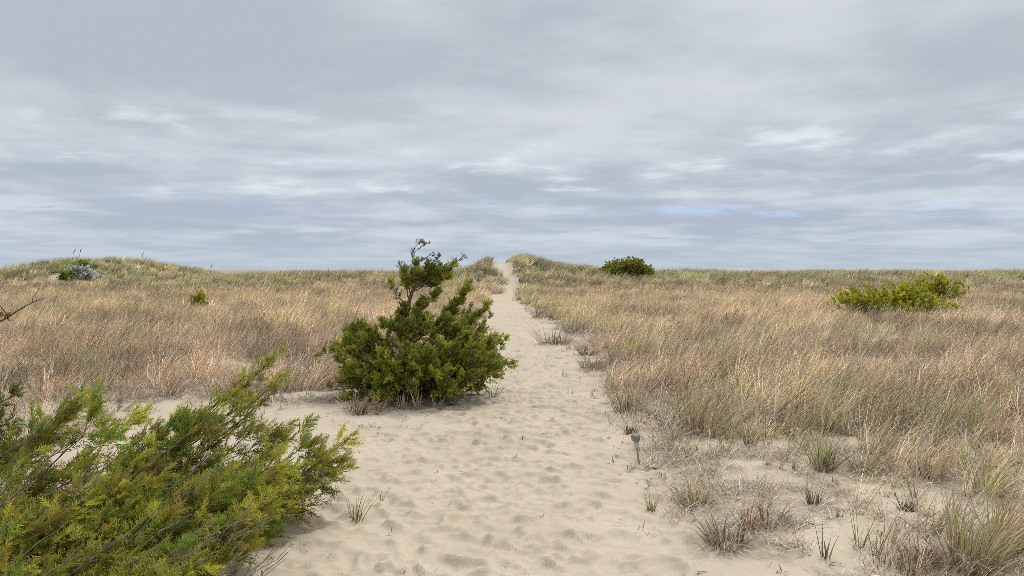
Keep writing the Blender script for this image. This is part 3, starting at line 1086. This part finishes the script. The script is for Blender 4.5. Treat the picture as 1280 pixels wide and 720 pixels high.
# ------------------------------------------------------------------ single grass clumps on the sand
def clump(px, py, hpx, wpx, n, label, cols, name='grass_clump', lean=.15, bend=.18, w=.0066, dead=0, deadcol=C_GREY, stub=0, group=None, droop=-.5, seed=None, cat='grass clump', stiff=.25):
    n = int(n * 1.25)
    d = D(py)
    x = X(px, d)
    z = float(H0(x, d))
    g = np.random.default_rng(seed or int(px * 7 + py))
    h = hpx / F * d
    sp = wpx / F * d * .5
    r = root(name, (x, d, z), label, cat, group)

    def blades(n, hh0, hh1, sp, cols, lean, bend, w, out, droop):
        a = g.random(n) * 2 * math.pi
        rr = sp * np.sqrt(g.random(n)) * .6
        b = np.stack([rr * np.cos(a), rr * np.sin(a), np.full(n, -.02)], 1)
        hd = np.stack([np.cos(a) * out + lean + g.normal(0, .12, n), np.sin(a) * out + g.normal(0, .12, n), np.ones(n)], 1)
        ld = np.stack([1 * (lean > 0) + np.cos(a) * .8 + g.normal(0, .3, n), np.sin(a) * .8 + g.normal(0, .3, n), np.full(n, droop)], 1)
        v, t = strips(b, hd, g.uniform(hh0, hh1, n), ld, bend * g.uniform(.3, 1.5, n), w * g.uniform(.7, 1.3, n), 6, g=g)
        c = np.array([cols[j] for j in g.integers(0, len(cols), n)]) * g.uniform(.7, 1.3, (n, 1))
        c = np.broadcast_to(c[:, None], v.shape) * 1.0
        tt = t[None, :, None]
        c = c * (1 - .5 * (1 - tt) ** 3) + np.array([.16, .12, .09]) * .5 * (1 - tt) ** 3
        mb = MB()
        mb.add(v.reshape(-1, 3), strip_faces(n, 6), c.reshape(-1, 3))
        return mb
    if n:
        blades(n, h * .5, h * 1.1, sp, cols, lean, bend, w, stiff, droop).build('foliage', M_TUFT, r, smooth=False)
    if dead:
        blades(dead, h * .5, h * 1.15, sp * 1.2, [deadcol, deadcol * 1.45, deadcol * .55, C_STRAW * .85], .1, .5, w * 1.15, .75, -.9).build('dead_foliage', M_TUFT, r, smooth=False)
    if stub:
        blades(stub, h * .3, h * .6, sp * .9, [C_DARK, C_DARK * .7, C_GREY * .6], .02, .02, w * 1.6, .12, 0).build('stub', M_TUFT, r, smooth=False)
    return r


GRN = [C_GREEN, C_GREEN * 1.2, C_OLIVE, C_STRAW]
GLD = [C_OLIVE, C_STRAW, C_TAN, C_GREEN]
DRY = [C_GREY, C_STRAW * .8, C_DARK, C_TAN]


def build_clumps():
    c = clump
    G2 = 'grass clumps standing on the open sand'
    c(444, 650, 44, 26, 16, 'thin upright green grass sprig alone on sand right of the big juniper', [C_GREEN * .9, C_OLIVE, C_GREEN * .7], lean=.06, bend=.08, w=.005, stub=6, group=G2)
    c(415, 621, 22, 14, 8, 'short brown grass stub beside the tip of the big juniper', [C_TAN * .7, C_DARK], lean=.02, bend=.03, stub=10, group=G2)
    c(474, 630, 26, 12, 5, 'wispy grass sprig a little right of the upright green one', [C_GREEN, C_OLIVE], lean=.05, bend=.1, group=G2)
    c(1020, 634, 34, 24, 16, 'dark green spiky tuft alone in the sand clearing on the right', [C_GREEN * .7, C_DARK, C_OLIVE * .8], lean=-.02, bend=.05, w=.006, stub=16, group=G2)
    c(912, 688, 52, 60, 20, 'shaggy grey dead clump with fan of limp blades, lowest beside the path', [C_TAN * .8, C_GREY], lean=-.1, bend=.3, dead=150, deadcol=C_GREY * .8, stub=26, group=G2)
    c(942, 668, 42, 36, 40, 'rusty and olive tuft joined to the shaggy grey dead clump', [C_RUST, C_OLIVE * .8, C_TAN], lean=.05, bend=.25, dead=30, group=G2)
    c(962, 664, 72, 34, 14, 'tall thin brown stalks rising right of the shaggy dead clump', [C_TAN * .7, np.array([.26, .17, .11])], lean=.25, bend=.08, w=.005, stub=4, group=G2)
    c(868, 632, 34, 56, 80, 'olive gold clump with dark base at the right path edge', GLD, lean=.0, bend=.22, dead=40, stub=14, group=G2)
    c(816, 637, 30, 18, 18, 'small gold green tuft at the left end of the olive clump', GLD, lean=.0, bend=.15, stub=6, group=G2)
    c(789, 542, 22, 20, 6, 'dark burnt-looking stub just above the path marker post', [C_DARK, C_GREY * .7], lean=.05, bend=.1, dead=20, deadcol=C_DARK, stub=30, group=G2)
    c(1052, 652, 16, 12, 3, 'tiny dark stub right of the spiky tuft', [C_DARK], stub=14, group=G2)
    c(1035, 704, 50, 20, 8, 'slim three-stalked green shoot near the bottom of the clearing', [C_GREEN * .8, C_TAN * .6], lean=.1, bend=.06, w=.006, stub=4, group=G2)
    c(1078, 692, 66, 22, 9, 'tall slim green stalks left of the big arching clump', [C_GREEN * .9, C_OLIVE], lean=.15, bend=.06, w=.005, group=G2)
    c(1100, 706, 70, 24, 10, 'loose leaning green stalks touching the foot of the big arching clump', [C_GREEN, C_OLIVE, C_TAN * .8], lean=.2, bend=.1, w=.005, group=G2)
    c(1138, 642, 26, 26, 10, 'dark hollow stub clump at the grass edge of the clearing', DRY, dead=30, deadcol=C_DARK * 1.2, stub=36, group=G2)
    G3 = 'taller clumps along the right grass edge'
    c(1222, 722, 118, 90, 130, 'big arching clump of pale and green blades in the bottom right corner', [C_STRAW, C_STRAW * .9, C_GREEN * 1.3, C_TAN, C_OLIVE], lean=.22, bend=.2, w=.0062, dead=70, stub=20, group=G3)
    c(1262, 700, 110, 60, 80, 'long pinkish tan blades leaning rightward beside the big arching clump', [C_TAN, C_PINK, C_STRAW, C_GREEN], lean=.35, bend=.2, w=.0058, dead=30, group=G3)
    c(1165, 712, 46, 60, 24, 'grey collapsed clump of dead blades left of the big arching clump', DRY, lean=.1, bend=.4, dead=140, deadcol=C_GREY, stub=24, group=G3)
    c(1034, 594, 64, 34, 42, 'upright green clump with dark base behind the spiky tuft', GRN, lean=.08, bend=.12, dead=40, stub=20, group=G3)
    c(1090, 592, 44, 56, 30, 'low arching grey green clump right of the upright green one', GLD, lean=.1, bend=.4, dead=90, group=G3)
    c(1165, 600, 50, 60, 60, 'rusty olive rounded clump in the middle of the right grass edge', [C_RUST * .9, C_OLIVE, C_TAN, C_STRAW], lean=.05, bend=.34, dead=70, stub=12, group=G3)
    c(1225, 540, 66, 40, 60, 'fresh green upright clump high in the right corner grass', GRN, lean=.1, bend=.14, dead=20, group=G3)
    c(1266, 512, 52, 24, 34, 'small fresh green tuft at the right picture edge', GRN, lean=.08, bend=.12, group=G3)
    c(1238, 620, 70, 44, 44, 'green streaked clump between the rusty clump and the right edge', GRN, lean=.2, bend=.18, dead=30, group=G3)
    c(908, 566, 48, 16, 16, 'single bright green shoot cluster in the thatch right of the marker post', GRN, lean=.02, bend=.08, group=G3)
    c(938, 560, 46, 24, 24, 'yellow green tuft at the corner of the dense grass', GLD, lean=.08, bend=.14, stub=8, group=G3)
    c(843, 566, 34, 14, 12, 'thin green sprigs close right of the marker post', GRN, lean=.02, bend=.08, group=G3)
    c(1000, 545, 56, 36, 40, 'golden tuft in front of the small bare sand pocket', GLD, lean=.15, bend=.18, dead=20, group=G3)
    c(880, 545, 70, 50, 60, 'tan clump with dark base at the left corner of the dense grass', [C_TAN, C_STRAW, C_OLIVE, C_RUST], lean=.15, bend=.18, dead=40, stub=16, group=G3)
    c(785, 515, 70, 50, 60, 'olive clump bulging into the path at the front of the grass', GLD, lean=-.05, bend=.22, dead=50, stub=16, group=G3)
    G4 = 'grey dead brush beside the path'
    for (px, py, h, w, lab) in ((684, 398, 30, 52, 'grey dead brush heap on the right bank, farthest up the path'),
                                (694, 430, 36, 54, 'brown grey brush mound sticking out onto the path'),
                                (722, 418, 30, 44, 'grey dead brush behind the brown mound'),
                                (742, 462, 30, 36, 'dark scrubby heap at the grass foot midway up the path'),
                                (735, 444, 22, 28, 'small dead tuft between the brush mound and the scrubby heap')):
        c(px, py, h, w, 20, lab, [C_GREY, C_TAN * .8, C_OLIVE * .8], name='dead_brush', lean=.1, bend=.3, w=.008, dead=150, deadcol=C_GREY * .85, stub=30, group=G4, cat='dead brush')
    G5 = 'sprigs around the cedar foot'
    c(616, 498, 30, 18, 18, 'loose pale green sprig at the right foot of the cedar', [C_GREEN, C_OLIVE, C_STRAW * .8], lean=.2, bend=.15, group=G5)
    c(522, 513, 46, 16, 12, 'tall pale dry stalks in front of the cedar skirt', [C_STRAW, C_GREY * 1.3], lean=-.12, bend=.05, w=.010, group=G5)
    c(502, 514, 30, 18, 16, 'short pale dry tuft left of the tall stalks under the cedar', [C_STRAW * .8, C_GREY * 1.2], lean=-.05, bend=.1, w=.009, group=G5)
    c(547, 512, 26, 16, 12, 'short pale dry tuft right of the tall stalks under the cedar', [C_STRAW * .8, C_GREY * 1.2], lean=.05, bend=.1, w=.009, group=G5)
    c(446, 520, 40, 40, 34, 'dry brown tuft at the left foot of the cedar', [C_TAN, C_GREY, C_RUST], lean=.1, bend=.25, dead=40, stub=16, group=G5)
    c(470, 518, 32, 28, 22, 'thin grey dead tuft between the brown tuft and the cedar', DRY, lean=.1, bend=.25, dead=20, group=G5)
    G6 = 'thin sprigs at the right path edge'
    for (px, py, h, lab) in ((741, 497, 22, 'thin green sprig on the right half of the path near the olive clump'),
                             (713, 492, 18, 'small leaning sprig farther left on the path'),
                             (706, 470, 20, 'wispy sprig nearest the middle of the path'),
                             (728, 480, 16, 'tiny sprig between the wispy one and the grass'),
                             (763, 530, 22, 'lone sprig above the dark stub')):
        c(px, py, h, 12, 6, lab, [C_GREEN, C_OLIVE, C_TAN * .7], name='grass_sprig', lean=.1, bend=.12, w=.006, group=G6, cat='grass sprig')
    # tall seed stalks on the far mound
    G7 = 'tall seed stalks on the skyline'
    for (px, d, ztop, lab) in ((90, 60, 314, 'tall dark seed stalk on the left end of the mound, left one'), (98, 60, 313, 'tall dark seed stalk on the mound, right one of the pair'),
                               (176, 63, 317, 'short seed stalk standing on the mound top'), (262, 62, 331, 'seed stalk right of the mound on the ridge')):
        x = X(px, d)
        z = float(H0(x, d))
        r = root('seed_stalk', (x, d, z), lab, 'seed stalk', G7)
        mb, hb = MB(), MB()
        h = Z(ztop, d) - z
        p = bez((0, 0, -.05), (.18, 0, h), (-.05, 0, 0), 6)
        mb.tube(p, .016, .008, 4)
        mb.build('stem', M_BARK, r)
        hb.tube(np.array([p[-1] - [.03, 0, .12], p[-1] + [.02, 0, .03], p[-1] + [.12, 0, .14]]), .03, .01, 5, (.09, .065, .04))
        hb.build('seed_head', M_TUFT, r)


# ------------------------------------------------------------------ marker post
def build_post():
    d = D(584)
    x = X(800, d)
    z = float(H0(x, d))
    r = root('marker_post', (x, d, z), 'small low path light with round cap on a thin stake in the sand', 'path light')
    top = Z(544, d) - z
    lx = -.035
    R = .037
    M_CAP = make_plain('bronze_metal', (.24, .19, .13), .5, .5, (.34, .28, .20))
    M_GL = make_plain('solar_glass', (.10, .13, .17), .25, 0, (.16, .2, .25), 120)
    M_CLR = make_plain('frosted_lens', (.40, .41, .42), .35, 0, (.52, .53, .54))
    M_ST = make_plain('stake_wood', (.22, .20, .13), .8, 0, (.36, .32, .22))
    M_RIM = make_plain('rim_metal', (.36, .36, .35), .4, .6, (.45, .45, .44))

    def lathe(prof, material, name, seg=24, par=None):
        prof = np.asarray(prof, float)
        mb = MB()
        an = np.linspace(0, 2 * math.pi, seg, endpoint=False)
        v = np.stack([prof[:, 0][:, None] * np.cos(an) + prof[:, 2][:, None], prof[:, 0][:, None] * np.sin(an), prof[:, 1][:, None] * np.ones(seg)], -1)
        i = np.arange(len(prof) - 1)[:, None] * seg
        j = np.arange(seg)[None]
        q = np.stack([i + j, i + (j + 1) % seg, i + seg + (j + 1) % seg, i + seg + j], -1).reshape(-1, 4)
        mb.add(v.reshape(-1, 3), q)
        return mb.build(name, material, par or r, smooth=False)
    lean = lambda zz: lx * zz / top
    P = lambda rad, zz: (rad, zz, lean(zz))
    cap = lathe([P(.0, top - .052), P(R * .96, top - .052), P(R, top - .048), P(R, top - .008), P(R * .97, top - .003)], M_CAP, 'cap')
    lathe([P(R * .97, top - .003), P(R * .97, top), P(R * .80, top), P(R * .80, top - .004)], M_RIM, 'rim', par=cap)
    lathe([P(R * .80, top - .004), P(.0001, top - .0035)], M_GL, 'solar_panel', par=cap)
    lathe([P(.001, top - .054), P(.021, top - .054), P(.024, top - .085), P(.016, top - .118), P(.001, top - .118)], M_CLR, 'lens')
    lathe([P(.001, top - .118), P(.009, top - .118), P(.008, top * .4), P(.008, -.06), P(.001, -.06)], M_ST, 'stake', 10)


# ------------------------------------------------------------------ sky, light, camera
SUN_EL, SUN_AZ = math.radians(55), math.radians(28)     # azimuth from +Y towards +X


def build_world():
    w = bpy.data.worlds.new('World')
    sc.world = w
    w.use_nodes = True
    nt = w.node_tree
    nt.nodes.clear()
    o = N(nt, 'ShaderNodeOutputWorld')
    bg = N(nt, 'ShaderNodeBackground')
    sky = N(nt, 'ShaderNodeTexSky', sky_type='NISHITA', sun_disc=False, sun_elevation=SUN_EL, sun_rotation=SUN_AZ)
    tc = N(nt, 'ShaderNodeTexCoord').outputs['Generated']
    sp = N(nt, 'ShaderNodeSeparateXYZ')
    nt.links.new(tc, sp.inputs[0])
    x, y, z = sp.outputs
    zc = mth(nt, 'MAXIMUM', z, 0.0)
    den = mth(nt, 'ADD', zc, .085)

    def plane(kx, ky, ox=0.0, oy=0.0):
        cb = N(nt, 'ShaderNodeCombineXYZ')
        nt.links.new(mth(nt, 'ADD', mth(nt, 'MULTIPLY', mth(nt, 'DIVIDE', x, den), kx), ox), cb.inputs[0])
        nt.links.new(mth(nt, 'ADD', mth(nt, 'MULTIPLY', mth(nt, 'DIVIDE', y, den), ky), oy), cb.inputs[1])
        return cb.outputs[0]
    n1 = noise(nt, plane(.62, .7, 3.1, 1.7), 1.0, 12, .57, .15)        # big soft cloud masses
    n2 = noise(nt, plane(1.7, 1.6, 9.2, 4.0), 1.0, 12, .60, .1)        # streaks
    n3 = noise(nt, plane(.45, 1.3, 21.0, 8.5), 1.0, 8, .6, .1)          # gaps
    low = mapr(nt, z, .20, .06)                                       # 1 near the horizon
    # cloud brightness
    w2 = mapr(nt, z, .10, .25, .38, .24)
    br = mth(nt, 'ADD', mth(nt, 'MULTIPLY', n1, mth(nt, 'SUBTRACT', 1.0, w2)), mth(nt, 'MULTIPLY', n2, w2))
    k = mapr(nt, br, .39, .62)
    dark = mixc(nt, low, (.368, .41, .462), (.345, .40, .468))
    lite = mixc(nt, low, (.515, .545, .595), (.52, .565, .62))
    c = mixc(nt, k, dark, lite)
    # thin bright edges in the middle band
    midb = mth(nt, 'MULTIPLY', mapr(nt, z, .05, .10), mapr(nt, z, .20, .15))
    hi = mth(nt, 'MULTIPLY', mapr(nt, n2, .54, .72), midb)
    c = mixc(nt, mth(nt, 'MULTIPLY', hi, .75), c, (.64, .69, .73))
    # a flat darker layer far out
    lay = mth(nt, 'MULTIPLY', mapr(nt, z, .040, .062), mapr(nt, z, .098, .080))
    c = mixc(nt, mth(nt, 'MULTIPLY', lay, mapr(nt, n1, .62, .40, .15, .75)), c, (.345, .395, .48))
    # clear sky showing through low gaps
    gap = mth(nt, 'MULTIPLY', mapr(nt, mth(nt, 'ADD', mth(nt, 'MULTIPLY', n3, .6), mth(nt, 'MULTIPLY', n2, .4)), .53, .62), mth(nt, 'MULTIPLY', mapr(nt, z, .05, .06), mapr(nt, z, .08, .068)))
    sk = N(nt, 'ShaderNodeVectorMath', operation='SCALE')
    nt.links.new(sky.outputs[0], sk.inputs[0])
    sk.inputs['Scale'].default_value = .105
    up = N(nt, 'ShaderNodeVectorMath', operation='ADD')
    nt.links.new(tc, up.inputs[0])
    up.inputs[1].default_value = (0, 0, .55)
    nrm = N(nt, 'ShaderNodeVectorMath', operation='NORMALIZE')
    nt.links.new(up.outputs[0], nrm.inputs[0])
    nt.links.new(nrm.outputs[0], sky.inputs['Vector'])
    sb = mixc(nt, 1.0, sk.outputs[0], (.80, 1.0, 1.06), 'MULTIPLY')
    c = mixc(nt, mth(nt, 'MULTIPLY', gap, .6), c, sb)
    # blue distance towards the horizon
    c = mixc(nt, mapr(nt, z, .06, .0, 0, .6), c, (.385, .445, .525))
    # overcast sky is brightest overhead, with the sun behind cloud
    gain = mapr(nt, z, .36, .95, 1.0, 1.9)
    sd = N(nt, 'ShaderNodeVectorMath', operation='DOT_PRODUCT')
    nt.links.new(tc, sd.inputs[0])
    sd.inputs[1].default_value = (math.sin(SUN_AZ) * math.cos(SUN_EL), math.cos(SUN_AZ) * math.cos(SUN_EL), math.sin(SUN_EL))
    glow = mapr(nt, sd.outputs['Value'], .80, 1.0, 0, 1.1)
    fin = N(nt, 'ShaderNodeVectorMath', operation='SCALE')
    nt.links.new(c, fin.inputs[0])
    nt.links.new(mth(nt, 'ADD', gain, glow), fin.inputs['Scale'])
    nt.links.new(fin.outputs[0], bg.inputs[0])
    bg.inputs[1].default_value = 1.0
    nt.links.new(bg.outputs[0], o.inputs[0])


def build_light_cam():
    sd = Vector((math.sin(SUN_AZ) * math.cos(SUN_EL), math.cos(SUN_AZ) * math.cos(SUN_EL), math.sin(SUN_EL)))
    l = bpy.data.lights.new('sun', 'SUN')
    l.energy = 1.5
    l.angle = math.radians(10)
    l.color = (1, .96, .90)
    o = bpy.data.objects.new('sun', l)
    COL.objects.link(o)
    o.rotation_euler = (-sd).to_track_quat('-Z', 'Y').to_euler()
    cam = bpy.data.cameras.new('camera')
    cam.sensor_width = 36
    cam.lens = 36 * F / 1280
    cam.clip_start = .05
    cam.clip_end = 4000
    c = bpy.data.objects.new('camera', cam)
    COL.objects.link(c)
    c.location = (0, 0, CAMZ)
    c.rotation_euler = (math.radians(90) - math.atan((360 - HY) / F), 0, 0)
    sc.camera = c
    sc.view_settings.view_transform = 'Standard'
    sc.view_settings.look = 'None'
    sc.view_settings.exposure = .33
    sc.view_settings.gamma = 1
    sc.view_settings.use_curve_mapping = False
    sc.cycles.use_denoising = False
    sc.cycles.pixel_filter_type = 'BLACKMAN_HARRIS'
    sc.cycles.filter_width = .6
    sc.cycles.max_bounces = 6
    sc.cycles.diffuse_bounces = 3
    sc.cycles.transmission_bounces = 4
    sc.cycles.transparent_max_bounces = 4


build_world()
build_light_cam()
build_ground()
build_grass()
build_cedar()
build_fore()
build_bushes()
build_clumps()
build_post()
